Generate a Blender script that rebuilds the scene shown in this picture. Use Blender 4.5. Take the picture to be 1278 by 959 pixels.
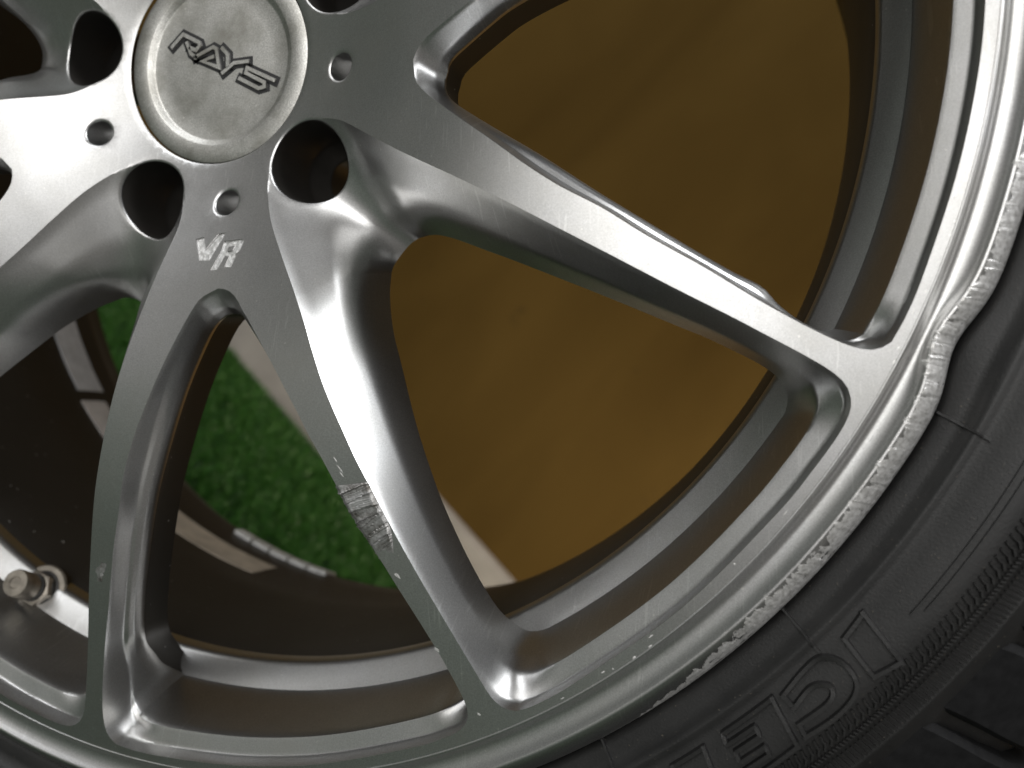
import bpy, bmesh, math, random
import numpy as np
from math import pi, cos, sin, radians, degrees, atan2, hypot
from mathutils import Vector, Matrix
from mathutils.geometry import delaunay_2d_cdt
from mathutils.bvhtree import BVHTree

random.seed(7); RNG = np.random.default_rng(7)
scene = bpy.context.scene
for o in list(bpy.data.objects): bpy.data.objects.remove(o)
COL = scene.collection

# ---------------------------------------------------------------- frame
# wheel frame: x right, y up in the wheel's plane, z along the axle towards the viewer.
# world frame: Z up; the wheel stands on its tyre, axle horizontal, turned about the axle.
HUB_H = 0.332
UP = Vector((0.719, 0.695, 0)).normalized()
AX = Vector((UP.y, -UP.x, 0))
WM = Matrix(((AX.x, AX.y, 0, 0), (0, 0, -1, 0), (UP.x, UP.y, 0, HUB_H), (0, 0, 0, 1)))

# ---------------------------------------------------------------- camera
CAM_POS = Vector((0.17751, -0.10918, 0.23529))
CR = ((0.95683507, -0.00978745, -0.29046663), (-0.00966828, -0.99995156, 0.00184539), (-0.29047062, 0.00104258, -0.95688334))
cam = bpy.data.cameras.new('camera'); cam_o = bpy.data.objects.new('camera', cam); COL.objects.link(cam_o)
rm = Matrix(((CR[0][0], -CR[1][0], -CR[2][0], 0), (CR[0][1], -CR[1][1], -CR[2][1], 0), (CR[0][2], -CR[1][2], -CR[2][2], 0), (0, 0, 0, 1)))
cam_o.matrix_world = WM @ Matrix.Translation(CAM_POS) @ rm
cam.sensor_fit = 'HORIZONTAL'; cam.sensor_width = 36; cam.lens = 1083.56 / 1278 * 36
cam.clip_start = 0.01; cam.clip_end = 100
cam.dof.use_dof = True; cam.dof.focus_distance = 0.255; cam.dof.aperture_fstop = 9.0
scene.camera = cam_o

# ---------------------------------------------------------------- world and lamps
w = bpy.data.worlds.new('World'); scene.world = w; w.use_nodes = True
w.node_tree.nodes['Background'].inputs[0].default_value = (0.70, 0.67, 0.62, 1)
w.node_tree.nodes['Background'].inputs[1].default_value = 0.19
def area(name, pos, target, sx, sy, power, col):
    l = bpy.data.lights.new(name, 'AREA'); l.shape = 'RECTANGLE'; l.size = sx; l.size_y = sy; l.energy = power; l.color = col
    o = bpy.data.objects.new(name, l); COL.objects.link(o); o.location = pos
    o.rotation_euler = (Vector(target) - Vector(pos)).to_track_quat('-Z', 'Y').to_euler()
    return o
area('front_window', (-0.25, -2.3, 1.25), (-0.1, 0, 0.75), 2.6, 1.7, 38, (1.0, 0.99, 0.97))
area('side_window', (-1.7, -1.1, 1.25), (0.2, -0.3, 0.33), 1.1, 0.8, 9, (0.97, 0.985, 1.0))
area('board_fill', (1.0, 0.40, 0.2), (0.35, 0.66, 0.22), 0.3, 0.25, 3.2, (1.0, 0.86, 0.66)).data.spread = radians(62)  # added fill light with no known source, brightens the low right of the board
area('ceiling_lamp', (0.45, -0.42, 1.9), (0.25, -0.85, 0.33), 2.2, 1.0, 27, (0.97, 0.985, 1.0)).data.spread = radians(80)
scene.view_settings.view_transform = 'Standard'; scene.view_settings.look = 'None'
scene.view_settings.exposure = 0.25; scene.view_settings.gamma = 1
scene.render.resolution_x = 1024; scene.render.resolution_y = 768
scene.render.engine = 'CYCLES'

# ---------------------------------------------------------------- helpers
def link(o, parent=None):
    COL.objects.link(o)
    if parent is not None: o.parent = parent
    return o
def mesh_obj(name, V, F, mat, parent=None, smooth=True, sharp=35, stuff=False):
    me = bpy.data.meshes.new(name); me.from_pydata([tuple(v) for v in V], [], [tuple(f) for f in F])
    me.materials.append(mat); me.validate()
    if smooth:
        me.polygons.foreach_set('use_smooth', [True] * len(me.polygons))
        if sharp is not None: me.set_sharp_from_angle(angle=radians(sharp))
    o = bpy.data.objects.new(name, me); link(o, parent)
    if stuff: o['kind'] = 'stuff'
    return o
def tag(o, label=None, cat=None, kind=None, group=None):
    if label: o['label'] = label
    if cat: o['category'] = cat
    if kind: o['kind'] = kind
    if group: o['group'] = group
    return o
def lathe(prof, n=360, a0=0.0, a1=2*pi, rfun=None):
    closed = abs(a1 - a0 - 2*pi) < 1e-6
    m = n if closed else n + 1
    V = []; F = []; k = len(prof)
    for i in range(m):
        a = a0 + (a1 - a0) * i / n
        for j, (r, z) in enumerate(prof):
            rr, zz = (r, z) if rfun is None else rfun(a, r, z, j)
            V.append((rr*cos(a), rr*sin(a), zz))
    for i in range(n):
        i2 = (i + 1) % m
        for j in range(k - 1):
            F.append((i*k + j, i2*k + j, i2*k + j + 1, i*k + j + 1)[::-1])
    return V, F
def spline(P, n):
    """Catmull-Rom through P, resampled to n points evenly along its length"""
    P = np.array(P, float); Q = []
    E = np.vstack([2*P[0]-P[1], P, 2*P[-1]-P[-2]])
    for i in range(len(P) - 1):
        p0, p1, p2, p3 = E[i:i+4]
        for t in np.linspace(0, 1, 12, endpoint=False):
            Q.append(.5*((2*p1) + (-p0+p2)*t + (2*p0-5*p1+4*p2-p3)*t*t + (-p0+3*p1-3*p2+p3)*t**3))
    Q.append(P[-1]); Q = np.array(Q)
    s = np.r_[0, np.cumsum(np.linalg.norm(np.diff(Q, axis=0), axis=1))]
    u = np.linspace(0, s[-1], n)
    return np.stack([np.interp(u, s, Q[:, c]) for c in range(Q.shape[1])], 1)
def inpoly(P, poly):
    P = np.atleast_2d(P); x, y = P[:, 0], P[:, 1]; r = np.zeros(len(P), bool); q = np.array(poly)[:, :2]
    j = len(q) - 1
    for i in range(len(q)):
        c = ((q[i, 1] > y) != (q[j, 1] > y))
        with np.errstate(divide='ignore', invalid='ignore'):
            xx = (q[j, 0]-q[i, 0])*(y-q[i, 1])/(q[j, 1]-q[i, 1]) + q[i, 0]
        r ^= c & (x < xx); j = i
    return r
def rotk(P, k):
    a = k*2*pi/5; c, s = cos(a), sin(a); P = np.array(P, float); Q = P.copy()
    Q[:, 0] = P[:, 0]*c - P[:, 1]*s; Q[:, 1] = P[:, 0]*s + P[:, 1]*c
    return Q

# ---------------------------------------------------------------- materials
def newmat(name):
    m = bpy.data.materials.new(name); m.use_nodes = True
    nt = m.node_tree; b = nt.nodes['Principled BSDF']
    return m, nt, b
def N(nt, t, **kw):
    n = nt.nodes.new(t)
    for k, v in kw.items():
        if k.startswith('i_'): n.inputs[k[2:].replace('_', ' ')].default_value = v
        else: setattr(n, k, v)
    return n
def ramp(nt, stops):
    r = nt.nodes.new('ShaderNodeValToRGB'); e = r.color_ramp.elements
    while len(e) < len(stops): e.new(0.5)
    for x, (p, c) in zip(e, stops): x.position = p; x.color = c if len(c) == 4 else (*c, 1)
    return r
def silver(name, col, rough, flake=0.12, dirt=0.25, bump=0.03, metallic=1.0, coat=0.25, blotch=26.0, scratch=False, stain=.74):
    m, nt, b = newmat(name); L = nt.links.new
    tc = N(nt, 'ShaderNodeTexCoord')
    n1 = N(nt, 'ShaderNodeTexNoise', i_Scale=2300.0, i_Detail=2.0)
    n2 = N(nt, 'ShaderNodeTexNoise', i_Scale=blotch, i_Detail=6.0, i_Roughness=.65)
    n3 = N(nt, 'ShaderNodeTexNoise', i_Scale=620.0, i_Detail=1.0)
    for n in (n1, n2, n3): L(tc.outputs['Object'], n.inputs['Vector'])
    r1 = ramp(nt, [(.3, (1-flake,)*3), (.7, (1+flake,)*3)])
    L(n1.outputs['Fac'], r1.inputs['Fac'])
    mx = N(nt, 'ShaderNodeMix', data_type='RGBA', blend_type='MULTIPLY'); mx.inputs[0].default_value = 1
    mx.inputs[6].default_value = (*col, 1); L(r1.outputs['Color'], mx.inputs[7])
    r2 = ramp(nt, [(.42, (0,)*3), (.75, (dirt,)*3)]); L(n2.outputs['Fac'], r2.inputs['Fac'])
    m2 = N(nt, 'ShaderNodeMix', data_type='RGBA'); L(r2.outputs['Color'], m2.inputs[0]); L(mx.outputs[2], m2.inputs[6])
    m2.inputs[7].default_value = (col[0]*stain, col[1]*stain*.98, col[2]*stain*.9, 1)
    r3 = ramp(nt, [(.0, (0,)*3), (.775, (0,)*3), (.80, (.55,)*3)]); L(n3.outputs['Fac'], r3.inputs['Fac'])
    m3 = N(nt, 'ShaderNodeMix', data_type='RGBA'); L(r3.outputs['Color'], m3.inputs[0]); L(m2.outputs[2], m3.inputs[6])
    m3.inputs[7].default_value = (.8, .79, .76, 1)
    last = m3
    if scratch:
        mk = N(nt, 'ShaderNodeTexNoise', i_Scale=14.0, i_Detail=2.0); L(tc.outputs['Object'], mk.inputs['Vector'])
        for rot, sc in ((.5, (900, 60, 60)), (-.65, (1300, 80, 80)), (1.2, (1100, 110, 110))):
            mp = N(nt, 'ShaderNodeMapping'); mp.inputs['Rotation'].default_value = (0, 0, rot); mp.inputs['Scale'].default_value = sc; L(tc.outputs['Object'], mp.inputs['Vector'])
            sn = N(nt, 'ShaderNodeTexNoise', i_Scale=1.0, i_Detail=0.0); L(mp.outputs[0], sn.inputs['Vector'])
            sr = ramp(nt, [(0, (0,)*3), (.765, (0,)*3), (.785, (1,)*3)]); L(sn.outputs['Fac'], sr.inputs['Fac'])
            kr = ramp(nt, [(.48, (0,)*3), (.62, (.25,)*3)]); L(mk.outputs['Fac'], kr.inputs['Fac'])
            mu = N(nt, 'ShaderNodeMath', operation='MULTIPLY'); L(sr.outputs['Color'], mu.inputs[0]); L(kr.outputs['Color'], mu.inputs[1])
            mm = N(nt, 'ShaderNodeMix', data_type='RGBA'); L(mu.outputs[0], mm.inputs[0]); L(last.outputs[2], mm.inputs[6]); mm.inputs[7].default_value = (.86, .86, .85, 1); last = mm
    L(last.outputs[2], b.inputs['Base Color'])
    rr = N(nt, 'ShaderNodeMapRange'); rr.inputs[3].default_value = rough-.04; rr.inputs[4].default_value = rough+.09
    L(n2.outputs['Fac'], rr.inputs[0]); L(rr.outputs[0], b.inputs['Roughness'])
    b.inputs['Metallic'].default_value = metallic
    b.inputs['Coat Weight'].default_value = coat; b.inputs['Coat Roughness'].default_value = .42
    if bump:
        bp = N(nt, 'ShaderNodeBump', i_Strength=bump, i_Distance=.0004); L(n1.outputs['Fac'], bp.inputs['Height']); L(bp.outputs[0], b.inputs['Normal'])
    return m
M_SILVER = silver('silver_wheel_paint', (.55, .55, .55), .31, flake=.13, dirt=.55, scratch=True)
M_BARREL = silver('dark_barrel_finish', (.034, .031, .027), .5, flake=.06, dirt=.7, metallic=.4)  # near-black tone for the inner barrel and the spoke back walls
M_CAP = silver('aged_cap_metal', (.56, .555, .53), .40, flake=.25, dirt=1.0, bump=.15, blotch=75.0, stain=.48)
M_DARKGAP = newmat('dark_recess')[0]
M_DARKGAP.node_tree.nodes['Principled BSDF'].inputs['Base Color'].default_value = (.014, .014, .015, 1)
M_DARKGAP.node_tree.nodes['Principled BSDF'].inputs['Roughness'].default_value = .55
def scraped(name, c0, c1, scale, bump, metal=.85):
    m, nt, b = newmat(name); L = nt.links.new
    tc = N(nt, 'ShaderNodeTexCoord')
    n1 = N(nt, 'ShaderNodeTexNoise', i_Scale=scale, i_Detail=8.0, i_Roughness=.7); L(tc.outputs['Object'], n1.inputs['Vector'])
    v = N(nt, 'ShaderNodeTexVoronoi', i_Scale=scale*.6); L(tc.outputs['Object'], v.inputs['Vector'])
    r = ramp(nt, [(.3, c0), (.62, c1)]); L(n1.outputs['Fac'], r.inputs['Fac']); L(r.outputs['Color'], b.inputs['Base Color'])
    b.inputs['Metallic'].default_value = metal; b.inputs['Roughness'].default_value = .42
    ad = N(nt, 'ShaderNodeMath', operation='ADD'); L(n1.outputs['Fac'], ad.inputs[0]); L(v.outputs['Distance'], ad.inputs[1])
    bp = N(nt, 'ShaderNodeBump', i_Strength=bump, i_Distance=.0006); L(ad.outputs[0], bp.inputs['Height']); L(bp.outputs[0], b.inputs['Normal'])
    return m
M_SCRAPE = scraped('scraped_bare_alloy', (.44, .43, .41), (.94, .93, .92), 700, .18, .7)
M_GOUGE = scraped('gouged_alloy', (.10, .09, .075), (.46, .46, .46), 300, .4, .75)
M_CUT = scraped('machined_letter_floor', (.60, .59, .58), (.80, .80, .79), 900, .3)
def plain(name, col, rough=.5, metallic=0.0, nscale=200, var=.15, bump=.1):
    m, nt, b = newmat(name); L = nt.links.new
    tc = N(nt, 'ShaderNodeTexCoord'); n = N(nt, 'ShaderNodeTexNoise', i_Scale=float(nscale), i_Detail=5.0); L(tc.outputs['Object'], n.inputs['Vector'])
    r = ramp(nt, [(.3, tuple(c*(1-var) for c in col)), (.7, tuple(c*(1+var) for c in col))]); L(n.outputs['Fac'], r.inputs['Fac']); L(r.outputs['Color'], b.inputs['Base Color'])
    b.inputs['Roughness'].default_value = rough; b.inputs['Metallic'].default_value = metallic
    if bump:
        bp = N(nt, 'ShaderNodeBump', i_Strength=bump, i_Distance=.0005); L(n.outputs['Fac'], bp.inputs['Height']); L(bp.outputs[0], b.inputs['Normal'])
    return m
def rubber():
    m, nt, b = newmat('tyre_rubber'); L = nt.links.new
    tc = N(nt, 'ShaderNodeTexCoord')
    n = N(nt, 'ShaderNodeTexNoise', i_Scale=40.0, i_Detail=8.0, i_Roughness=.7); L(tc.outputs['Object'], n.inputs['Vector'])
    s = N(nt, 'ShaderNodeTexNoise', i_Scale=1500.0, i_Detail=1.0); L(tc.outputs['Object'], s.inputs['Vector'])
    r = ramp(nt, [(.3, (.0065, .0065, .0068)), (.75, (.017, .0165, .016))]); L(n.outputs['Fac'], r.inputs['Fac'])
    r2 = ramp(nt, [(0, (0,)*3), (.74, (0,)*3), (.79, (.5,)*3)]); L(s.outputs['Fac'], r2.inputs['Fac'])
    mx = N(nt, 'ShaderNodeMix', data_type='RGBA'); L(r2.outputs['Color'], mx.inputs[0]); L(r.outputs['Color'], mx.inputs[6]); mx.inputs[7].default_value = (.15, .13, .10, 1)
    L(mx.outputs[2], b.inputs['Base Color'])
    rr = N(nt, 'ShaderNodeMapRange'); rr.inputs[3].default_value = .36; rr.inputs[4].default_value = .52; L(n.outputs['Fac'], rr.inputs[0]); L(rr.outputs[0], b.inputs['Roughness'])
    b.inputs['Specular IOR Level'].default_value = .42
    bp = N(nt, 'ShaderNodeBump', i_Strength=.12, i_Distance=.0004); L(s.outputs['Fac'], bp.inputs['Height']); L(bp.outputs[0], b.inputs['Normal'])
    return m
M_RUBBER = rubber()
M_BORE = plain('dark_bore', (.075, .07, .064), .35, .6, 60, .15, 0)  # one dark tone for all lug bore walls
M_VALVE = plain('aged_valve_brass', (.30, .27, .23), .45, .8, 300, .3)
M_VRUB = plain('valve_rubber', (.03, .028, .026), .5)
M_LEAD = plain('wheel_weight_zinc', (.70, .70, .68), .7, .1, 300, .2)

# ---------------------------------------------------------------- wheel outlines, millimetres
TA1=[(10.4,-78.0),(7.4,-79.4),(4.2,-81.3),(1.4,-86.4),(-1.7,-94.0),(-4.8,-102.5),(-8.9,-114.1),(-12.3,-123.2),(-15.9,-134.9),(-18.6,-147.7),(-22.3,-160.7),(-26.1,-176.9),(-30.3,-192.5),(-33.5,-206.8),(-34.9,-217.2),(-34.0,-223.0),(-31.1,-226.0)]
TA2=[(-31.1,-226.0),(-23.8,-227.3),(-13.2,-228.0),(10.0,-227.9),(30.4,-226.0),(49.7,-222.4),(76.1,-214.8),(84.6,-211.3),(88.8,-209.2),(91.4,-206.5)]
TA3=[(91.4,-206.5),(92.2,-203.6),(91.1,-198.8),(86.2,-188.5),(81.1,-179.3),(73.8,-166.8),(68.9,-158.3),(63.9,-149.8),(58.0,-139.3),(52.6,-129.5),(48.2,-122.6),(45.3,-117.6),(40.6,-110.3),(34.1,-101.0),(26.5,-91.5),(21.4,-85.4),(17.3,-80.8),(13.9,-78.6),(10.4,-78.0)]
LA1=[(9.3,-85.2,-7.8),(6.2,-86.3,-7.6),(3.4,-89.8,-6.5),(0.6,-97.3,-4.2),(-3.3,-110.0,-1.0),(-7.6,-125.0,1.0),(-13.0,-142.0,1.1),(-17.5,-158.0,-0.4),(-21.8,-174.0,-2.7),(-24.2,-184.0,-4.5),(-25.6,-191.5,-6.4),(-28.4,-196.5,-11.0),(-30.4,-201.5,-17.0),(-31.4,-206.4,-22.0),(-31.3,-210.3,-27.7),(-29.4,-213.3,-32.0)]
TB1=[(68.6,-37.9),(74.0,-41.0),(80.2,-44.4),(92.4,-50.9),(106.4,-58.5),(125.1,-69.0),(136.9,-75.6),(145.2,-80.3),(154.5,-85.5),(166.3,-91.9),(176.2,-97.5),(185.9,-103.1),(191.7,-107.0),(194.6,-110.1),(195.7,-113.3)]
TB2=[(195.7,-113.3),(195.5,-116.8),(192.9,-122.3),(187.0,-131.0),(177.0,-143.8),(152.7,-169.5),(124.7,-191.1),(112.3,-199.0),(106.6,-201.4)]
TB3=[(106.6,-201.4),(102.9,-200.8),(99.2,-197.5),(95.6,-191.3),(88.4,-178.2),(82.0,-166.4),(74.9,-152.8),(69.1,-141.2),(66.8,-136.5),(63.1,-129.3),(59.8,-122.5),(53.2,-109.3),(48.7,-99.0),(44.8,-90.3),(40.6,-82.4)]
TB4=[(40.6,-82.4),(38.7,-79.1),(32.1,-67.8),(27.0,-59.0),(24.2,-52.6),(22.3,-45.8),(22.0,-39.5),(23.4,-34.6),(26.4,-31.0),(30.0,-28.0),(35.4,-25.2),(39.3,-24.4),(44.0,-25.0),(49.3,-26.6),(54.9,-29.7),(62.0,-34.0),(68.6,-37.9)]
LB1=[(70.2,-60.5,-26.1),(75.4,-61.2,-22.7),(83.2,-63.8,-18.6),(94.2,-68.4,-14.5),(101.6,-71.4,-12.7),(115.0,-77.1,-12.2),(131.0,-84.0,-12.4),(151.9,-93.3,-15.6),(159.2,-96.5,-16.9),(170.2,-102.2,-21.0),(173.6,-104.2,-23.6),(176.9,-106.6,-26.2),(179.6,-109.6,-28.7),(180.9,-113.6,-32.0),(180.1,-118.2,-32.0)]
LB3=[(112.0,-184.0,-32.0),(106.5,-187.0,-32.0),(101.5,-186.8,-28.4),(95.9,-180.5,-22.1),(91.1,-171.7,-18.3),(85.8,-160.8,-16.2),(80.5,-148.2,-14.2),(77.5,-139.8,-13.0),(71.8,-122.3,-12.2),(65.4,-102.3,-14.9),(61.1,-91.3,-18.5),(57.9,-80.1,-23.2),(56.6,-71.6,-27.5)]
LB4=[(56.6,-71.6,-27.5),(57.4,-69.2,-27.9),(59.8,-65.8,-28.3),(62.7,-62.8,-28.4),(65.9,-61.0,-28.1),(70.2,-60.5,-26.1)]
RK=np.array([20,33,45,80,110,140,170,200,229.6,260.]); ZK=np.array([-15.5,-13.5,-10.4,1.8,10.5,12.8,9.6,4.8,0,-4.5])
MK=np.gradient(ZK, RK)
def zf(r):
    r=np.asarray(r, float); i=np.clip(np.searchsorted(RK, r)-1, 0, len(RK)-2)
    h=RK[i+1]-RK[i]; t=np.clip((r-RK[i])/h, 0, 1)
    return (2*t**3-3*t**2+1)*ZK[i]+(t**3-2*t**2+t)*h*MK[i]+(-2*t**3+3*t**2)*ZK[i+1]+(t**3-t**2)*h*MK[i+1]
def zr(P): return zf(np.hypot(P[:,0], P[:,1]))
R_E4, R_C2 = 215.4, 231.2
TH0 = radians(-82.49)
LUG_R, LUG_RAD = 51.0, 12.9

def arc(a, b, r, n, z):
    t=np.linspace(atan2(a[1],a[0]), atan2(b[1],b[0]), n); return np.stack([r*np.cos(t), r*np.sin(t), np.full(n, z)],1)
def cat(segs): return np.vstack([s[:-1] for s in segs])
# pair opening (A): T on the face, L the visible lower edge
nA=(64,60,64)
T_A=cat([spline(TA1,nA[0]),spline(TA2,nA[1]),spline(TA3,nA[2])])
t3=spline(TA3,nA[2]); tang=np.gradient(t3,axis=0); nrm=np.stack([-tang[:,1],tang[:,0]],1); nrm/=np.linalg.norm(nrm,axis=1)[:,None]
u=np.linspace(0,1,nA[2]); off=np.interp(u,[0,.1,.25,.35,.8,.93,1],[7,4.5,3.6,3.8,3.8,5.5,8.6])
l3=np.c_[t3+nrm*off[:,None], zf(np.hypot(*t3.T))-np.interp(u,[0,.12,.25,1],[33,24,11.5,9])]
if np.hypot(*(l3[nA[2]//2,:2]-np.array([30,-150])))>np.hypot(*(t3[nA[2]//2]-np.array([30,-150]))):
    l3[:,:2]=t3-nrm*off[:,None]
l1=spline(LA1,nA[0]); l3[-1]=l1[0]; l3[-2]=.5*(l3[-3]+l1[0])
c2=np.array([84.5,-198.3,-32.]); l3[0]=c2
L_A=cat([l1, arc(l1[-1],c2,R_E4,nA[1],-32.), l3])
# lug opening (B)
nB=(60,60,64,84)
T_B=cat([spline(TB1,nB[0]),spline(TB2,nB[1]),spline(TB3,nB[2]),spline(TB4,nB[3])])
b1=spline(LB1,nB[0]); b3=spline(LB3,nB[2])
L_B=cat([b1, arc(b1[-1],b3[0],R_E4,nB[1],-32.), b3, spline(LB4,nB[3])])
def rimw(n, seg):
    """1 on the rim stretch of a loop, 0 along the spokes, eased round the corners"""
    n1,n2,n3=[x-1 for x in seg[:3]]; i=np.arange(n)
    up=np.clip((i-(n1-9))/14,0,1); dn=np.clip(((n1+n2+9)-i)/14,0,1); e=np.minimum(up,dn)
    return e*e*(3-2*e)
def hubw(n, seg):
    n123=sum(x-1 for x in seg[:3]); i=np.arange(n); k=seg[3]-1; m=n123+k/2
    d=np.abs((i-m+n/2)%n-n/2); e=np.clip(1-(d-k/2+8)/30,0,1); return e*e*(3-2*e)
def smooth_curve(xs, ys, s, wdt):
    f=np.linspace(0,1,401); y=np.interp(f,xs,ys); k=max(1,int(wdt*400)); yp=np.r_[[2*y[0]-v for v in y[k:0:-1]],y,[2*y[-1]-v for v in y[-2:-k-2:-1]]]
    y2=np.convolve(yp,np.ones(2*k+1)/(2*k+1),'valid'); y2=(y2-y2[0])/(y2[-1]-y2[0]); return np.interp(s,f,y2)
MS=np.r_[0,.012,.03,.055,.085,.12,np.linspace(.16,1,22)]
G_RIM=smooth_curve([0,.07,.5,1],[0,.16,.22,1],MS,.03)
G_SPB=smooth_curve([0,.10,.70,1],[0,.06,.52,1],MS,.06)
G_HUB=smooth_curve([0,.08,.55,.78,1],[0,.06,.28,.50,1],MS,.07)
G_SPA=smooth_curve([0,.08,.34,.62,.90,1],[0,.08,.52,.60,.74,1],MS,.03)
G_LIN=smooth_curve([0,.12,.75,1],[0,.07,.62,1],MS,.07)
def loft(Tp, Lp, wr, wh, gs, gh):
    zt=zr(Tp); G=[]
    for j,s in enumerate(MS):
        g=wr*G_RIM[j]+(1-wr)*(wh*gh[j]+(1-wh)*gs[j])
        xy=Tp*(1-s)+Lp[:,:2]*s
        G.append(np.c_[xy, zt+(Lp[:,2]-zt)*g])
    return G
iA=np.arange(len(T_A)); wA=np.clip(1.5-np.minimum(iA,len(T_A)-iA)/16,0,1); wA=wA*wA*(3-2*wA)
GA=loft(T_A,L_A,rimw(len(T_A),nA),wA,G_SPA,G_LIN)
GB=loft(T_B,L_B,rimw(len(T_B),nB),hubw(len(T_B),nB),G_SPB,G_HUB)
# surface lookup inside the lug opening
def loops_to_mesh(G):
    V=np.vstack(G); n=len(G[0]); F=[]
    for j in range(len(G)-1):
        for i in range(n):
            k=(i+1)%n; F.append((j*n+i,j*n+k,(j+1)*n+k,(j+1)*n+i))
    return V,F
VBm,FBm=loops_to_mesh(GB)
BVH=BVHTree.FromPolygons([Vector(v) for v in VBm],FBm)
def surf_z(x,y):
    h=BVH.ray_cast(Vector((x,y,100)),Vector((0,0,-1)))
    if h[0] is not None and inpoly([(x,y)],T_B)[0]: return h[0].z
    return float(zf(hypot(x,y)))
LUGC=np.array([LUG_R*cos(TH0+pi/5),LUG_R*sin(TH0+pi/5)])
HOLEC=np.array([49.1*cos(TH0),49.1*sin(TH0)]); HOLE_R=4.3
def circ(c,r,n): t=np.linspace(0,2*pi,n,endpoint=False); return np.stack([c[0]+r*np.cos(t),c[1]+r*np.sin(t)],1)
VRV=[(-2.4,-60.63),(0.55,-60.25),(2.3,-64.4),(5.73,-59.49),(8.91,-59.17),(4.78,-68.44),(0.84,-68.22)]
VRR=[(8.76,-62.17),(15.7,-61.87),(16.68,-62.62),(15.78,-65.91),(14.19,-67.01),(14.84,-67.72),(13.72,-71.3),(11.02,-70.95),(12.12,-67.41),(10.4,-67.3),(8.46,-71.73),(5.9,-71.86),(8.52,-65.42)]
VRH=[(11.0,-64.23),(13.39,-63.86),(12.9,-65.58),(10.79,-65.84)]

# ---------------------------------------------------------------- the cast face: one heightfield, later split into hub, spokes, rim
VV=[]; VIDX={}; FF=[]
def vid(p):
    k=(round(p[0],3),round(p[1],3),round(p[2],3))
    i=VIDX.get(k)
    if i is None: i=len(VV); VIDX[k]=i; VV.append(p)
    return i
def addf(ps):
    ids=[vid(tuple(float(c) for c in p)) for p in ps]; out=[]
    for i in ids:
        if i not in out: out.append(i)
    if len(out)>=3: FF.append(tuple(out))

P2=[]; PZ=[]; ED=[]
def addloop(pts, z, closed=True):
    b=len(P2); n=len(pts)
    P2.extend([tuple(map(float,q[:2])) for q in pts]); PZ.extend([None if z is None else float(v) for v in (z if z is not None else [0]*n)])
    if closed: ED.extend([(b+i,b+(i+1)%n) for i in range(n)])
    return b
O=circ((0,0),R_C2,600); addloop(O, zr(O))
C=circ((0,0),34.4,160); addloop(C, zr(C)-.35)
C=circ((0,0),35.1,160); addloop(C, zr(C))
polyTA=[];polyTB=[];polyLB=[];lugs=[];holes=[]
def outset(l,d):
    t=np.roll(l,-1,0)-np.roll(l,1,0); t/=np.linalg.norm(t,axis=1)[:,None]; n=np.stack([t[:,1],-t[:,0]],1)
    if np.sum(l[:,0]*np.roll(l[:,1],-1)-np.roll(l[:,0],-1)*l[:,1])<0: n=-n
    return l+n*d
LUGZ=[]
for dr,dz in ((.9,0),(.45,-.12),(.12,-.4),(0,-.85)):
    c=circ(LUGC,LUG_RAD+dr,90); LUGZ.append((c,np.array([surf_z(*q)+dz for q in c])))
OA=[outset(T_A,d) for d in (.35,1.1)]; OB=[outset(T_B,d) for d in (.35,1.1)]
for k in range(5):
    t=rotk(T_A,k); polyTA.append(t); addloop(t, zr(t))
    polyTB.append(rotk(T_B,k)); polyLB.append(rotk(L_B,k))
    lc=rotk([LUGC],k)[0]; hc=rotk([HOLEC],k)[0]; lugs.append(lc); holes.append(hc)
    for j,g in enumerate(GB):
        gk=rotk(g,k); d=np.hypot(gk[:,0]-lc[0],gk[:,1]-lc[1])
        if j==len(GB)-1: addloop(gk, gk[:,2])
        else:
            keep=d>LUG_RAD+(1.05 if j==0 else 1.6); b=addloop(gk[keep], gk[keep][:,2], closed=False)
            idx=np.nonzero(keep)[0]; pos={q:b+m for m,q in enumerate(idx)}
            ED.extend([(pos[q],pos[(q+1)%len(gk)]) for q in idx if (q+1)%len(gk) in pos])
    # lug bore edge, slightly rounded
    for c,z in LUGZ: addloop(rotk(np.c_[c,z],k), z)
    for l in OA+OB:
        l=l[np.hypot(l[:,0],l[:,1])<R_C2-.3]; l=l[np.hypot(*(l-LUGC).T)>LUG_RAD+1.6]; addloop(rotk(l,k), zr(l), closed=False)
    for dr,dz in ((1.1,0),(.5,-.15),(.12,-.45),(0,-.8)):
        c=circ(HOLEC,HOLE_R+dr,40); z=zr(c)+dz; addloop(rotk(np.c_[c,z],k), z)
VRP=[np.array(VRV),np.array(VRR),np.array(VRH)]
for q in VRP: addloop(q, zr(q))
# interior points so the face can curve
pts=[]
for r in np.arange(37,231,3.2):
    n=int(2*pi*r/4.5); t=np.linspace(0,2*pi,n,endpoint=False)+r; pts.append(np.stack([r*np.cos(t),r*np.sin(t)],1))
pts=np.vstack(pts); ok=np.ones(len(pts),bool)
def near(loop, d):
    D=np.min(np.hypot(pts[:,None,0]-loop[None,:,0],pts[:,None,1]-loop[None,:,1]),axis=1); return D<d
for k in range(5):
    for q in (polyTA[k],polyTB[k]): ok&=~inpoly(pts,q); ok&=~near(q,2.4)
    ok&=np.hypot(*(pts-lugs[k]).T)>LUG_RAD+1.8; ok&=np.hypot(*(pts-holes[k]).T)>HOLE_R+1.8
for q in VRP: ok&=~near(spline(np.vstack([q,q[:1]]),60),.8)
pts=pts[ok]; addloop(pts, zr(pts), closed=False)
co,ed,fc,ov,oe,of=delaunay_2d_cdt([Vector(q) for q in P2],ED,[],0,1e-4)
co=np.array([tuple(c) for c in co]); Z=np.zeros(len(co))
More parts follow.
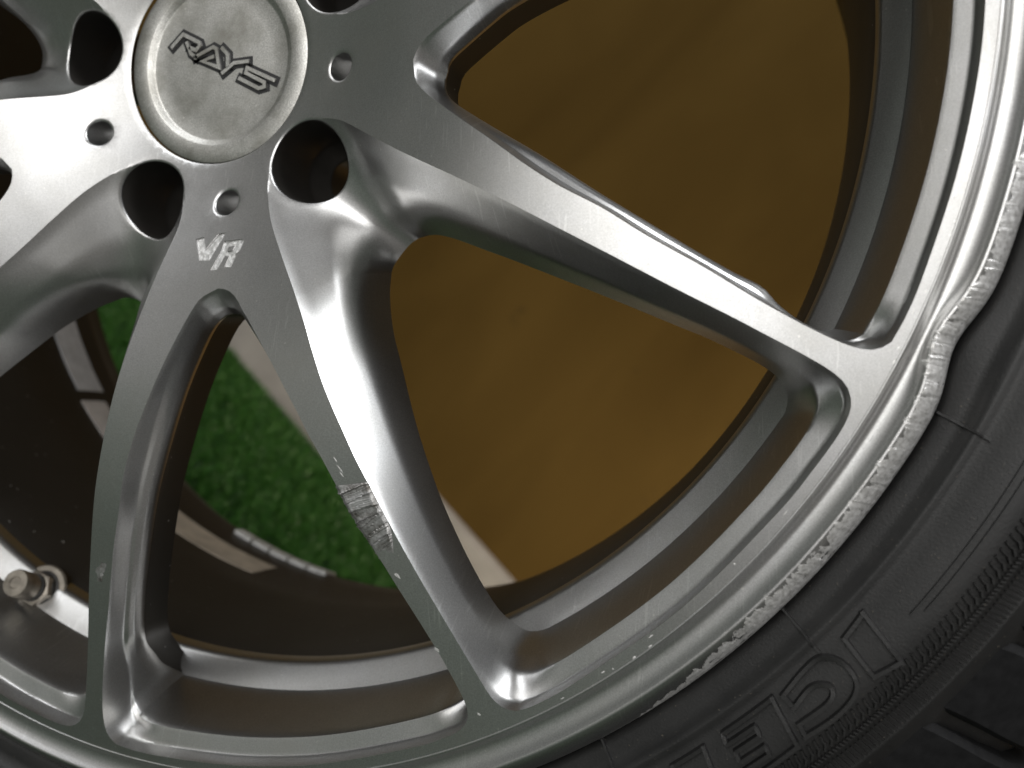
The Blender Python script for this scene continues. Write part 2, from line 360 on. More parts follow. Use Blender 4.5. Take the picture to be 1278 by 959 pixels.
def surf_any(x,y):
    a=atan2(y,x)
    for k in range(5):
        if inpoly([(x,y)],polyTB[k])[0]:
            q=rotk([(x,y)],-k)[0]; return surf_z(q[0],q[1])
    return float(zf(hypot(x,y)))
for i,o in enumerate(ov):
    zz=[PZ[j] for j in o if PZ[j] is not None]
    Z[i]=min(zz) if zz else surf_any(*co[i])
fc=np.array([f for f in fc if len(f)==3]); cen=co[fc].mean(1); rr=np.hypot(*cen.T)
kill=(rr>R_C2-.01)|(rr<34.4)
for k in range(5):
    kill|=inpoly(cen,polyTA[k])|inpoly(cen,polyLB[k])
    kill|=(np.hypot(*(cen-lugs[k]).T)<LUG_RAD*.9985)|(np.hypot(*(cen-holes[k]).T)<HOLE_R*.995)
vr=(inpoly(cen,VRP[0])|(inpoly(cen,VRP[1])&~inpoly(cen,VRP[2])))
VRFLOOR=[]
for t in fc[vr&~kill]: VRFLOOR.append([(co[i][0],co[i][1],Z[i]-.55) for i in t])
kill|=vr
for t in fc[~kill]:
    a,b,c=[(co[i][0],co[i][1],Z[i]) for i in t]
    if (b[0]-a[0])*(c[1]-a[1])-(b[1]-a[1])*(c[0]-a[0])<0: b,c=c,b
    addf((a,b,c))
def wall(l0,l1):
    n=len(l0)
    for i in range(n):
        j=(i+1)%n; addf((l0[i],l0[j],l1[j],l1[i]))
def orient(l, ccw):
    a=np.sum(l[:,0]*np.roll(l[:,1],-1)-np.roll(l[:,0],-1)*l[:,1]); return l if (a>0)==ccw else l[::-1]
for q in VRP[:2]+[VRP[2]]:
    q=orient(np.array(q), q is VRP[2]); z=zr(q); wall(np.c_[q,z-.55][::1],np.c_[q,z])
BORES=[]; DARK_WALLS=[]  # face ranges below the pair-opening edge that take the dark barrel material
for k in range(5):
    g=[rotk(x,k) for x in GA]
    cw=np.sum(g[0][:,0]*np.roll(g[0][:,1],-1)-np.roll(g[0][:,0],-1)*g[0][:,1])>0
    # below the visible edge the walls run back a little under the spoke
    ctr=g[-1][:,:2].mean(0)
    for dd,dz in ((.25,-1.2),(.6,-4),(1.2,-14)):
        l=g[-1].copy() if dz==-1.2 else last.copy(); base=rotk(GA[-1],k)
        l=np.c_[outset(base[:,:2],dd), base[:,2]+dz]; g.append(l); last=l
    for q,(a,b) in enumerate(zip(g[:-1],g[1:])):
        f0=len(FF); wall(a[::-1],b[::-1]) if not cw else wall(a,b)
        if q>=len(GA): DARK_WALLS.append((f0,len(FF)))
    base=rotk(GB[-1],k)
    cw=np.sum(base[:,0]*np.roll(base[:,1],-1)-np.roll(base[:,0],-1)*base[:,1])>0
    g=[base]+[np.c_[outset(base[:,:2],dd),base[:,2]+dz] for dd,dz in ((1.2,-.6),(4.5,-2.2),(8,-4.5),(8.6,-7))]
    for a,b in zip(g[:-1],g[1:]): wall(a[::-1],b[::-1]) if not cw else wall(a,b)
    # bores
    g=[np.c_[LUGZ[3][0],LUGZ[3][1]]]
    for r_,zz in ((12.7,-33),(12.3,-36),(8.4,-41),(8.0,-42),(7.6,-54)): g.append(np.c_[circ(LUGC,r_,90),np.full(90,zz)])
    g=[rotk(x,k) for x in g]; f0=len(FF)
    for a,b in zip(g[:-1],g[1:]): wall(a,b)
    BORES.append((f0,len(FF)))
    c=circ(HOLEC,HOLE_R,40); g=[np.c_[c,zr(c)-.8]]+[np.c_[circ(HOLEC,r_,40),np.full(40,zz)] for r_,zz in ((4.25,-26.),(.05,-28.))]
    g=[rotk(x,k) for x in g]
    for a,b in zip(g[:-1],g[1:]): wall(a,b)
VV=np.array(VV); NF=len(FF)
# corner normals: area-weighted over the faces round a vertex that lie within 38 degrees
fn=np.zeros((NF,3))
for i,f in enumerate(FF):
    a=VV[f[0]]; nn=np.cross(VV[f[1]]-a,VV[f[2]]-a)
    if len(f)==4: nn=nn+np.cross(VV[f[2]]-a,VV[f[3]]-a)
    fn[i]=nn
ar=np.linalg.norm(fn,axis=1); un=fn/np.maximum(ar,1e-12)[:,None]; wgt=np.minimum(ar,6.0)
v2f=[[] for _ in VV]
for i,f in enumerate(FF):
    for q in f: v2f[q].append(i)
CT=cos(radians(38))
def cnorm(fi,v):
    ids=v2f[v]; U=un[ids]; m=U@un[fi]>CT
    s=(U[m]*wgt[ids][m][:,None]).sum(0); l=np.linalg.norm(s)
    return s/l if l>1e-12 else un[fi]
# which part each face belongs to
fcen=np.array([VV[list(f)].mean(0) for f in FF]); fr=np.hypot(fcen[:,0],fcen[:,1]); fa=np.arctan2(fcen[:,1],fcen[:,0])
rel=(fa-TH0)/(2*pi/5); pk=np.round(rel).astype(int)%5; side=(rel-np.round(rel)>0).astype(int)
part=np.where(fr<79,0,np.where(fr>222.5,11,1+pk*2+side))
for k,(a,b) in enumerate(BORES): part[a:b]=20+k

wheel=bpy.data.objects.new('car_wheel',None); COL.objects.link(wheel); wheel.matrix_world=WM
wheel.empty_display_size=.05
tag(wheel,'silver ten-spoke alloy car wheel with kerb-scraped rim and black winter tyre','wheel')
dark_face=np.zeros(NF,bool)
for a,b in DARK_WALLS: dark_face[a:b]=True
def part_obj(name, sel, mat):
    ids=np.nonzero(sel)[0]; mp={}; V=[]; F=[]; Nn=[]
    for fi in ids:
        f=FF[fi]; t=[]
        for q in f:
            if q not in mp: mp[q]=len(V); V.append(VV[q]*.001)
            t.append(mp[q]); Nn.append(cnorm(fi,q))
        F.append(t)
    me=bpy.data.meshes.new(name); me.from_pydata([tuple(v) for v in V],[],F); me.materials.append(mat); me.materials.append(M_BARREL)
    me.polygons.foreach_set('material_index',[int(dark_face[fi]) for fi in ids])
    me.polygons.foreach_set('use_smooth',[True]*len(me.polygons))
    me.normals_split_custom_set([tuple(n) for n in Nn])
    return link(bpy.data.objects.new(name,me),wheel)
hub=part_obj('hub',part==0,M_SILVER)
spokes=[part_obj('spoke',part==i,M_SILVER) for i in range(1,11)]
for k in range(5): part_obj('lug_hole',part==20+k,M_BORE).parent=hub
rim_ring=part_obj('rim_face',part==11,M_SILVER)
vf=[];vv=[]
for t in VRFLOOR:
    b=len(vv); vv+= [tuple(c*.001 for c in q) for q in t]; vf.append((b,b+1,b+2))
eng=mesh_obj('engraved_letters',vv,vf,M_CUT,hub,smooth=False); eng['label']='bright machined letters VR cut into the hub face'

# ---------------------------------------------------------------- rim lip, with the kerbed and dented stretch
def dent(a):
    d=(degrees(a)+180)%360-180
    return .0034*math.exp(-((d+24.4)/2.6)**2)
def sst(a,b,x): t=min(1,max(0,(x-a)/(b-a))); return t*t*(3-2*t)
def lipf(a,r,z,j):
    d=dent(a)*sst(.2345,.2400,r); return r-d,z
LIP=[(.2311,-.0004),(.23125,.0),(.2318,-.0002),(.2323,-.0009),(.2329,-.0019),(.2338,-.0026),(.2350,-.0029),(.2364,-.0027),(.2378,-.0022),(.2390,-.0014),(.2397,-.0006),(.2402,-.0003),(.2408,-.0005),(.2418,-.0011),(.2440,-.0030),(.2455,-.0052),(.2462,-.0075),(.2464,-.0110),(.2455,-.0135),(.2420,-.0160)]
lip=mesh_obj('rim_lip',*lathe(LIP,720,rfun=lipf),M_SILVER,wheel,sharp=None)
# scraped band: bare metal torn in short overlapping facets along the edge of the lip
A0,A1=radians(-58.5),radians(-6); NS=1700
prof=[(.2399,-.0004),(.2404,-.0003),(.2411,-.0006),(.2419,-.0011),(.2428,-.0019),(.2437,-.0027),(.2445,-.0036),(.2453,-.0048),(.2460,-.0064),(.2463,-.0080)]
def smooth1(x,w): return np.convolve(np.r_[x[-w:],x,x[:w]],np.ones(w)/w,'same')[w:-w]
def facets(lo,hi):
    """piecewise slopes with random lengths: chips rather than waves"""
    out=[]
    while len(out)<NS+60:
        n=int(RNG.uniform(lo,hi)); a,b=RNG.uniform(-1,1,2); out+=list(np.linspace(a,b,n))
    return np.array(out[:NS+60])
f1=facets(8,48); f2=facets(3,16); f3=facets(30,140); edge_n=smooth1(RNG.normal(0,1,NS+1),9)*1.5+smooth1(RNG.normal(0,1,NS+1),21)*2.2
def scf(a,r,z,j):
    i=int(round((a-A0)/(A1-A0)*NS)); d=degrees(a); t=j/(len(prof)-1)
    fade=sst(-58.5,-42,d)*(1-.75*sst(-14,-6,d))          # full damage between, thin at both ends
    heavy=(.35+.65*fade)*(.75+.6*math.exp(-((d+25)/5)**2))
    rin=.2409+.0052*(1-fade)+.00055*edge_n[i]*(.5+fade)-.0013*math.exp(-((d+25.5)/2.8)**2)
    rin=min(rin,.2460); r2=rin+(.2463-rin)*(r-.2399)/(.2463-.2399)
    zl=np.interp(r2,[q[0] for q in LIP[9:18]],[q[1] for q in LIP[9:18]]); zl+=(.00015*t)*heavy
    k=i+30-int(9*(t-.5)*2)
    h=(.00012*f1[k]+.00006*f2[k]+.00007*f3[i+20-int(6*t)])*heavy*(1 if 0<j<len(prof)-1 else .2)
    return r2-dent(a),zl+h+.00007
sv,sf=lathe(prof,NS,A0,A1,rfun=scf)
so=mesh_obj('scraped_edge',sv,sf,M_SCRAPE,lip,sharp=14); so['label']='bare scraped and dented metal along the rim edge'

# ---------------------------------------------------------------- barrel
BAND=[(.2154,-.0319),(.2146,-.0325),(.2086,-.0366),(.2075,-.0378),(.2070,-.0400),(.2070,-.0436)]
BAR=[(.2072,-.0430),(.2066,-.0450),(.2058,-.0500),(.2046,-.062),(.2040,-.075),(.2040,-.098),(.2052,-.112),(.2078,-.126),(.2100,-.150),(.2128,-.172),(.2150,-.178),(.2195,-.182),(.2230,-.190),(.2260,-.198),(.2400,-.2005),(.2450,-.204),(.2450,-.210),(.2380,-.211)]
band=mesh_obj('barrel_shoulder',*lathe(BAND,360),M_SILVER,wheel,sharp=50)
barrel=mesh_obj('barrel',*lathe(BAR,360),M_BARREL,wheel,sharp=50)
def bar_r(z):
    zs=[-b[1] for b in BAR]; return np.interp(-z,zs,[b[0] for b in BAR])
def barrel_patch(name,a0,a1,z0,z1,h,mat,shear=0,n=24):
    V=[];F=[]
    for i in range(n+1):
        a=radians(a0+(a1-a0)*i/n)
        for z in np.linspace(z0,z1,4):
            zz=z+shear*(i/n-.5); r=bar_r(zz)-h; V.append((r*cos(a),r*sin(a),zz))
    base=len(V)
    for i in range(n+1):
        a=radians(a0+(a1-a0)*i/n)
        for z in np.linspace(z0,z1,4):
            zz=z+shear*(i/n-.5); r=bar_r(zz)+.0003; V.append((r*cos(a),r*sin(a),zz))
    q=lambda i,j,b=0:b+i*4+j
    for i in range(n):
        for j in range(3):
            F.append((q(i,j),q(i,j+1),q(i+1,j+1),q(i+1,j))); F.append((q(i,j,base),q(i+1,j,base),q(i+1,j+1,base),q(i,j+1,base)))
        F.append((q(i,0),q(i+1,0),q(i+1,0,base),q(i,0,base))); F.append((q(i,3),q(i,3,base),q(i+1,3,base),q(i+1,3)))
    for j in range(3):
        F.append((q(0,j),q(0,j,base),q(0,j+1,base),q(0,j+1))); F.append((q(n,j),q(n,j+1),q(n,j+1,base),q(n,j,base)))
    return mesh_obj(name,V,F,mat,barrel,sharp=40)
M_TAPE=plain('grey_tape',(.55,.56,.58),.6,0,120,.15)
M_PAPER=plain('aged_paper_label',(.52,.45,.36),.75,0,90,.25)
M_PINK=plain('white_label',(.60,.57,.55),.7,0,90,.2)
barrel_patch('sticker',-161,-148.3,-.140,-.160,.0004,M_TAPE)['label']='grey rectangular sticker on the dark inner barrel'
barrel_patch('sticker',-146.5,-138.5,-.138,-.157,.0004,M_PINK)
lab=barrel_patch('sticker',-124.5,-107.6,-.124,-.146,.0004,M_PAPER,shear=-.004); lab['label']='worn tan paper label in the barrel'
for i in range(5):
    barrel_patch('wheel_weight',-118.3+i*3.2,-115.5+i*3.2,-.166,-.183,.0020,M_LEAD,n=5)

# ---------------------------------------------------------------- valve
def valve():
    base=Vector((-.0985,-.1885,-.0385)); ax=Vector((.16,.42,1)).normalized()
    root=bpy.data.objects.new('valve_stem',None)
    R=ax.to_track_quat('Z','Y').to_matrix().to_4x4()
    def ring(name,prof,mat,par,n=40):
        V,F=lathe(prof,n); o=mesh_obj(name,[(R@Vector(v))+base for v in V],F,mat,par,sharp=40); return o
    st=ring('valve_stem',[(.0,-.004),(.0092,-.004),(.0092,.0008),(.0085,.0016),(.0078,.0018),(.0074,.0030),(.0066,.0034),(.0062,.0048),(.0056,.0052),(.0052,.0090),(.0040,.0096),(.0038,.012)],M_VRUB,wheel)
    ring('washer',[(.0066,.0012),(.0098,.0010),(.0100,.0018),(.0094,.0026),(.0070,.0028)],M_VALVE,st)
    ring('nut',[(.0056,.0040),(.0068,.0042),(.0068,.0072),(.0060,.0078),(.0046,.0080)],M_VALVE,st,6)
    ring('valve_cap',[(.0040,.0100),(.0050,.0102),(.0052,.0110),(.0052,.0176),(.0048,.0184),(.0024,.0185),(.0020,.0180),(.0,.0180)],M_VALVE,st)
valve()

# ---------------------------------------------------------------- centre cap with raised lettering
CAPP=[(.0343,-.0200),(.0342,-.0150),(.0338,-.0143),(.0325,-.0140),(.0282,-.0140),(.0276,-.0142),(.0264,-.0153),(.0260,-.0155),(.0256,-.0156),(.0200,-.0156),(.0,-.0156)]
cap=mesh_obj('centre_cap',*lathe(CAPP[::1],160),M_CAP,wheel,sharp=28); cap['label']='dull grey round centre cap with raised letters RAYS'
ST={'R':[[(-18.46,7.56),(-14.16,11.12),(-7.8,7.58),(-7.46,6.58),(-9.08,5.1),(-11.39,6.22)],[(-12.5,7.8),(-11.13,4.27),(-9.32,2.86)]],
'A':[[(-9.32,2.86),(-2.33,5.36),(-1.09,4.61),(-0.06,-1.79),(-6.54,1.1),(-2.64,2.07)]],
'Y':[[(1.38,4.31),(3.28,2.31),(3.24,-1.4)],[(1.57,-3.52),(5.7,-0.92),(10.78,-0.93)]],
'S':[[(20.64,-8.23),(10.76,-3.15),(10.27,-4.74),(17.19,-8.66),(17.18,-10.06),(15.04,-10.41),(8.09,-6.49)]]}
def ribbon(P,wd,z0,z1,V,F,bev=0.0):
    """mitred raised stroke along polyline P"""
    P=np.array(P,float); n=len(P); d=np.diff(P,axis=0); d/=np.linalg.norm(d,axis=1)[:,None]
    L=[];Rr=[]
    for i in range(n):
        a=d[max(0,i-1)]; b=d[min(n-2,i)]
        t=a+b; t/=np.linalg.norm(t); nn=np.array([-t[1],t[0]]); k=1/max(.45,nn@np.array([-a[1],a[0]]))
        e=np.zeros(2)
        if i==0: e=-b*wd*.5
        if i==n-1: e=a*wd*.5
        L.append((P[i]+e,nn*k)); Rr.append(nn)
    b0=len(V)
    for (c,nn) in L:
        for s,w_,z in ((1,wd*.5,z0),(1,wd*.5-bev,z1),(-1,wd*.5-bev,z1),(-1,wd*.5,z0)):
            q=c+nn*s*w_; V.append((q[0]*.001,q[1]*.001,z*.001))
    for i in range(n-1):
        for j in range(3): F.append((b0+i*4+j,b0+(i+1)*4+j,b0+(i+1)*4+j+1,b0+i*4+j+1)[::-1])
    F.append((b0,b0+1,b0+2,b0+3)); e=b0+(n-1)*4; F.append((e+3,e+2,e+1,e))
for ch,sts in ST.items():
    V=[];F=[]
    for s in sts: ribbon(s,1.55,-15.9,-14.9,V,F,.18)
    o=mesh_obj('letter',V,F,M_CAP,cap,smooth=False)
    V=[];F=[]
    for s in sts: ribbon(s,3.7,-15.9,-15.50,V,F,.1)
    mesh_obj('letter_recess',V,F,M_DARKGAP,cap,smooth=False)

# ---------------------------------------------------------------- gouge on the spoke
def gouge():
    lo=[(56.3,-137.6),(59.9,-144.2),(63.7,-150.9),(67.6,-157.4),(71.2,-163.2)]
    hi=[(66.9,-136.3),(69.0,-140.8),(71.2,-145.4),(73.0,-150.6),(73.6,-158.6)]
    nu,nv=110,34; a=spline(lo,nu); b=spline(hi,nu); V=[];F=[]
    def pc(n,l,h):
        o=[]
        while len(o)<n: m=int(RNG.uniform(l,h)); p,q=RNG.uniform(-1,1,2); o+=list(np.linspace(p,q,m))
        return np.array(o[:n])
    r1=pc(nu+60,3,12); r2=pc(nu+60,2,5); r3=pc(nu+60,8,22); lf=pc(nu,2,6)
    for i in range(nu):
        for j in range(nv):
            t=j/(nv-1); s=i/(nu-1); p=a[i]*(1-t)+b[i]*t
            if j==0: p=p+np.array([-.5,.2])*max(0,lf[i])
            k=int(i+30+7*t-8*t*t*r3[i])
            h=.60+.45*r1[min(k,nu+59)]+.12*r2[k%(nu+50)]+.28*r3[min(int(i+22+9*t),nu+59)]
            low=1-sst(.62,1.0,s+.18*(1-t)); ed=min(1,9*(1-t),14*s+.35)
            h=h*ed*low-.12*(1-low)-.9*math.exp(-(t/.07)**2)
            V.append((p[0]*.001,p[1]*.001,(float(zf(hypot(*p)))+h)*.001))
    for i in range(nu-1):
        for j in range(nv-1): q=i*nv+j; F.append((q,q+nv,q+nv+1,q+1))
    o=mesh_obj('gouge',V,F,M_GOUGE,spokes[1],sharp=16); o['label']='torn metal gouge across the spoke face'
gouge()
# nick on the thin spoke and small paint chips on the rim face
def chip(c,ln,wd,ang,parent,mat,h=.12,name='paint_chip'):
    n=12; V=[];F=[]
    base=np.array(c,float)
    V.append((base[0]*.001,base[1]*.001,(float(zf(hypot(*base)))+h)*.001))
    for i in range(n):
        t=2*pi*i/n; k=.65+.6*random.random(); x=ln*cos(t)*k; y=wd*sin(t)*k
        p=base+np.array([x*cos(ang)-y*sin(ang),x*sin(ang)+y*cos(ang)]); V.append((p[0]*.001,p[1]*.001,(float(zf(hypot(*p)))+.03)*.001))
    for i in range(n): F.append((0,1+i,1+(i+1)%n))
    return mesh_obj(name,V,F,mat,parent,smooth=False)
chip((-27.6,-166.3),3.6,1.7,.7,spokes[0],M_GOUGE,.3,'nick'); chip((-28.3,-168.8),2.0,1.1,1.1,spokes[0],M_GOUGE,.25,'nick')

for i in range(14):
    a=radians(random.uniform(-62,-14)); r_=random.choice((229.6,230.3,230.9,228.9)); chip((r_*cos(a),r_*sin(a)),random.uniform(.25,.9),random.uniform(.15,.4),a+pi/2,rim_ring,M_SCRAPE,.05)
for x,y,q,w_ in ((58.2,-132.5,1.6,.25),(57.0,-130.0,1.0,.2),(58.8,-134.2,.9,.2),(73.8,-163.2,1.2,.5),(84.2,-184.6,.8,.45),(95.5,-203.2,.7,.4)):
    chip((x,y),q,w_,random.uniform(-1.2,-.6),spokes[1],M_SCRAPE,.06)
# ---------------------------------------------------------------- tyre
TYR=[(.2400,-.020),(.2448,-.0150),(.2462,-.0100),(.2472,-.0078),(.2488,-.0068),(.2515,-.0062),(.2535,-.0056),(.2546,-.0042),(.2554,-.0032),(.2563,-.0030),(.2574,-.0034),(.2590,-.0032),(.2615,-.0022),(.2650,-.0010),(.2690,-.0003),(.2730,-.0002),(.2765,-.0008),(.2795,-.0014),(.2805,-.0021),(.2815,-.0022),(.2848,-.0032),(.2856,-.0030),(.2864,-.0032),(.2872,-.0042),(.2900,-.0058),(.2930,-.0095),(.2990,-.0145),(.3070,-.0205),(.3150,-.028),(.3210,-.039),(.3245,-.055),(.3260,-.105),(.3240,-.15),(.3180,-.178),(.3050,-.194),(.2850,-.206),(.2650,-.210),(.2500,-.206),(.2420,-.200)]
tyre=mesh_obj('tyre',*lathe(TYR,360,rfun=lambda a,r,z,j:((r-dent(a)*.9 if j<5 else r-dent(a)*.3*(j<8)),z)),M_RUBBER,wheel,sharp=60)
tyre['label']='black winter tyre with raised sidewall letters'
def ty_z(r):
    rs=[t[0] for t in TYR[3:32]]; return np.interp(r,rs,[t[1] for t in TYR[3:32]])
def pol(r,a): return (r*cos(a),r*sin(a))
def bar_poly(pts,wd,h,V,F):
    """raised rib along polar points (r, angle in radians) on the sidewall, metres"""
    P=np.array([pol(r,a) for r,a in pts]); n=len(P); d=np.gradient(P,axis=0); d/=np.maximum(np.linalg.norm(d,axis=1),1e-9)[:,None]
    b0=len(V)
    for i in range(n):
        nn=np.array([-d[i,1],d[i,0]]); e=(-d[i] if i==0 else d[i] if i==n-1 else 0*d[i])*wd*.4
        z=float(ty_z(pts[i][0]))
        for s,w_,dz in ((1,.5,-.0004),(1,.32,h),(-1,.32,h),(-1,.5,-.0004)):
            q=P[i]+e+nn*s*w_*wd; V.append((q[0],q[1],z+dz))
    for i in range(n-1):
        for j in range(3): F.append((b0+i*4+j,b0+(i+1)*4+j,b0+(i+1)*4+j+1,b0+i*4+j+1)[::-1])
    F.append((b0,b0+1,b0+2,b0+3)); e=b0+(n-1)*4; F.append((e+3,e+2,e+1,e))
A_T=radians(-40.0); R_T=.2665
def loc(s,t): return (R_T+t*.001, A_T-s*.001/R_T)
def dense(path,n): return [tuple(x) for x in spline(path,n)]
def straight(path,k=6):
    out=[]
    for a,b in zip(path[:-1],path[1:]):
        for i in range(k): out.append((a[0]+(b[0]-a[0])*i/k,a[1]+(b[1]-a[1])*i/k))
    out.append(path[-1]); return out
def letter(strokes,wd=.0016,h=.0015):
    V=[];F=[]
    for st in strokes: bar_poly([loc(*q) for q in st],wd,h,V,F)
    return mesh_obj('raised_letter',V,F,M_RUBBER,tyre,smooth=False)
letter([straight([(1.4,-6.6),(4.2,7.4)]),straight([(9.7,-5.4),(11.4,4.9)]),straight([(1.9,-6.4),(9.5,-5.6)]),straight([(4.4,7.0),(11.3,5.1)])])
letter([dense([(32,-5.2),(24,-6.4),(18,-6.2),(14.6,-2.6),(14.8,2.2),(18,5.2),(25,6.2),(34.4,5.4)],40),dense([(31.8,-1.6),(25,-2.6),(21.4,-.8),(21.2,1.2),(24.5,2.6),(33.6,2.2)],30),straight([(32,-5.0),(31.8,-1.8)]),straight([(33.6,2.4),(34.4,5.2)])])
letter([straight([(34.9,-6.2),(37.6,6.0)]),straight([(37.6,6.0),(54,6.2),(53.4,3.4),(44.6,3.6),(44.2,1.4),(52.2,1.2),(51.8,-1.4),(43.6,-1.2),(43.2,-3.6),(52.6,-3.8),(52,-6.4),(34.9,-6.2)])])
letter([straight([(58.6,-6.2),(61.2,6.0)]),straight([(61.2,6.0),(70,6.0)]),straight([(58.6,-6.2),(69,-6.2)]),straight([(69,-6.2),(70,6.0)])])
def ribset(name,polys,stuff=True,lab=None):
    V=[];F=[]
    for pts,wd,h in polys: bar_poly(pts,wd,h,V,F)
    o=mesh_obj(name,V,F,M_RUBBER,tyre,smooth=False,stuff=stuff)
    if lab: o['label']=lab
    return o
for r_,a0,a1 in ((.2678,-38.6,40),(.2697,-38.0,40)):
    ribset('sidewall_line',[([(r_,radians(a0+(a1-a0)*i/160)) for i in range(161)],.0007,.0007)],stuff=False)
for a in (-28.4,-43.5,-58.3,-12,5,-75,-95,-115,-135,120,150,60,90):
    ribset('mould_line',[([(.2466+.0125*i/8,radians(a-.15*i/8)) for i in range(9)],.0009,.0011)],stuff=False)
ch=[]
for i in range(820):
    a=2*pi*i/820
    ch.append(([(.2742,a+.0030),(.2752,a+.0016),(.2764,a+.0010)],.0008,.0011)); ch.append(([(.2764,a+.0010),(.2774,a-.0028)],.0008,.0011))
ribset('chevron_row',ch,lab='row of tiny chevrons round the tyre sidewall')
ribset('dot_row',[([(.2786,2*pi*i/1500),(.2793,2*pi*i/1500+.0012)],.0006,.0009) for i in range(1500)])
ribset('serration_band',[([(.2812,2*pi*i/1250),(.2850,2*pi*i/1250+.0006)],.0007,.0007) for i in range(1250)])
# tread: shoulder blocks
def block_mesh():
    V=[];F=[]
    da=radians(4.7/2)
    prof=[(.2895,-.0055),(.2925,-.0060),(.2990,-.0098),(.3090,-.0160),(.3190,-.0240),(.3270,-.0370),(.3310,-.0560),(.3200,-.0560)]
    for s in (-1,-.86,.86,1):
        for j,(r,z) in enumerate(prof):
            sk=(j-3)*.0035; rr=r-(.0012 if abs(s)==1 else 0); zz=z-(.0012 if abs(s)==1 and j<5 else 0)
            V.append((rr*cos(s*da+sk),rr*sin(s*da+sk),zz))
    k=len(prof)
    for i in range(3):
        for j in range(k-1): F.append((i*k+j,i*k+j+1,(i+1)*k+j+1,(i+1)*k+j))
    F.append(tuple(range(k-1,-1,-1))); F.append(tuple(3*k+j for j in range(k)))
    return V,F
bv,bf=block_mesh(); nb=65
M_TREAD=plain('tread_rubber',(.010,.010,.0105),.8,0,300,.3)
M_TREAD.node_tree.nodes['Principled BSDF'].inputs['Specular IOR Level'].default_value=.12
b0=mesh_obj('tread_block',bv,bf,M_TREAD,tyre,sharp=30)
bme=b0.data
for i in range(1,nb):
    o=b0.copy(); link(o,tyre); o.rotation_euler=(0,0,2*pi*i/nb)
# sipes and marker bars on the shoulder blocks
sp=[]
for i in range(nb):
    for q,(dr,da_,ln) in enumerate(((.2915,-.9,.0022),(.2935,-.2,.0022),(.2955,.5,.002),(.2930,.9,.002))):
        a=2*pi*i/nb+radians(da_); sp.append(([(dr,a),(dr+ln,a-.003)],.0006,.0008))
ribset('shoulder_mark',sp)

# ---------------------------------------------------------------- the place behind: turf, board, skirting
def turf_ground():
    m,nt,b=newmat('turf_backing'); L=nt.links.new
    tc=N(nt,'ShaderNodeTexCoord'); n=N(nt,'ShaderNodeTexNoise',i_Scale=60.0,i_Detail=6.0); L(tc.outputs['Object'],n.inputs['Vector'])
    r=ramp(nt,[(.3,(.005,.010,.004)),(.7,(.009,.018,.007))]); L(n.outputs['Fac'],r.inputs['Fac']); L(r.outputs['Color'],b.inputs['Base Color']); b.inputs['Roughness'].default_value=.8
    V=[(-2,-1.0,0),(2.2,-1.0,0),(2.2,.6,0),(-2,.6,0)]
    o=mesh_obj('ground',V,[(0,1,2,3)],m,smooth=False); tag(o,kind='structure')
    mb,nt,b=newmat('turf_blade'); L=nt.links.new
    tc=N(nt,'ShaderNodeTexCoord'); n=N(nt,'ShaderNodeTexNoise',i_Scale=500.0,i_Detail=2.0); L(tc.outputs['Object'],n.inputs['Vector'])
    r=ramp(nt,[(.3,(.028,.105,.011)),(.7,(.038,.132,.015))]); L(n.outputs['Fac'],r.inputs['Fac']); L(r.outputs['Color'],b.inputs['Base Color']); b.inputs['Roughness'].default_value=.5
    n=240000; x=RNG.uniform(-.75,.75,n); y=RNG.uniform(-.05,.575,n); h=RNG.uniform(.008,.013,n); a=RNG.uniform(0,2*pi,n); lean=RNG.uniform(.001,.006,n); la=RNG.uniform(0,2*pi,n); wd=.00048
    dx=np.cos(a)*wd; dy=np.sin(a)*wd; lx=np.cos(la)*lean; ly=np.sin(la)*lean
    P=np.zeros((n,5,3)); P[:,0]=np.c_[x-dx,y-dy,0*x]; P[:,1]=np.c_[x+dx,y+dy,0*x]; P[:,2]=np.c_[x+dx+lx*.35,y+dy+ly*.35,h*.6]; P[:,3]=np.c_[x-dx+lx*.35,y-dy+ly*.35,h*.6]; P[:,4]=np.c_[x+lx,y+ly,h]
    me=bpy.data.meshes.new('turf'); me.vertices.add(n*5); me.vertices.foreach_set('co',P.reshape(-1))
    base=np.arange(n)*5; q=np.stack([base,base+1,base+2,base+3],1); t=np.stack([base+3,base+2,base+4],1)
    li=np.empty((n,7),int); li[:,:4]=q; li[:,4:]=t
    me.loops.add(n*7); me.loops.foreach_set('vertex_index',li.reshape(-1))
    me.polygons.add(n*2); ls=np.empty((n,2),int); ls[:,0]=np.arange(n)*7; ls[:,1]=np.arange(n)*7+4
    me.polygons.foreach_set('loop_start',ls.reshape(-1)); me.update(calc_edges=True); me.validate()
    me.materials.append(mb); o=link(bpy.data.objects.new('turf',me)); tag(o,'bright green artificial turf under and behind the wheel','turf',kind='stuff')
turf_ground()
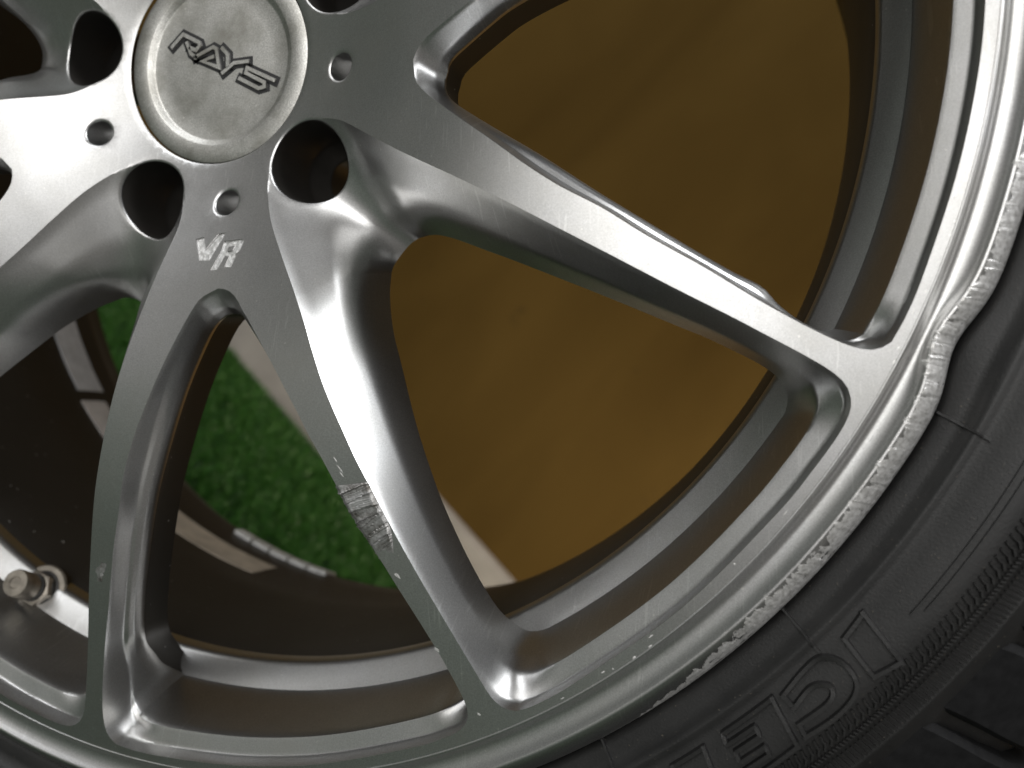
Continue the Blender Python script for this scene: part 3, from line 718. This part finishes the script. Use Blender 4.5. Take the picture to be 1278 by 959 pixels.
def box(x0,x1,y0,y1,z0,z1,bev=.0):
    bm=bmesh.new(); bmesh.ops.create_cube(bm,size=1)
    for v in bm.verts: v.co=((x0+x1)/2+v.co.x*(x1-x0),(y0+y1)/2+v.co.y*(y1-y0),(z0+z1)/2+v.co.z*(z1-z0))
    if bev: bmesh.ops.bevel(bm,geom=bm.edges[:],offset=bev,segments=2,affect='EDGES')
    V=[tuple(v.co) for v in bm.verts]; bm.verts.index_update(); F=[[v.index for v in f.verts] for f in bm.faces]; bm.free(); return V,F
def plywood():
    m,nt,b=newmat('tan_board'); L=nt.links.new
    tc=N(nt,'ShaderNodeTexCoord'); mp=N(nt,'ShaderNodeMapping'); mp.inputs['Scale'].default_value=(3.0,1,1.0); L(tc.outputs['Object'],mp.inputs['Vector'])
    n=N(nt,'ShaderNodeTexNoise',i_Scale=3.0,i_Detail=5.0,i_Distortion=.6); L(mp.outputs[0],n.inputs['Vector'])
    s=N(nt,'ShaderNodeTexNoise',i_Scale=22.0,i_Detail=5.0,i_Roughness=.7); L(tc.outputs['Object'],s.inputs['Vector'])
    r=ramp(nt,[(.3,(.062,.037,.009)),(.7,(.088,.054,.014))]); L(n.outputs['Fac'],r.inputs['Fac'])
    r2=ramp(nt,[(0,(0,)*3),(.66,(0,)*3),(.74,(.55,)*3)]); L(s.outputs['Fac'],r2.inputs['Fac'])
    mx=N(nt,'ShaderNodeMix',data_type='RGBA'); L(r2.outputs['Color'],mx.inputs[0]); L(r.outputs['Color'],mx.inputs[6]); mx.inputs[7].default_value=(.04,.026,.01,1)
    L(mx.outputs[2],b.inputs['Base Color']); b.inputs['Roughness'].default_value=.85; b.inputs['Specular IOR Level'].default_value=.05
    return m
M_SKIRT=plain('skirting_grey',(.32,.30,.28),.6,0,40,.12)
board=mesh_obj('back_board',*box(-2.0,2.2,.60,.615,.0,1.5),plywood(),smooth=False)
tag(board,'tan wooden board standing behind the wheel','board')
sk=mesh_obj('skirting_rail',*box(-2.0,2.2,.585,.5995,.0,.066,.002),M_SKIRT,smooth=False)
tag(sk,'grey-beige skirting strip along the foot of the tan board','skirting')
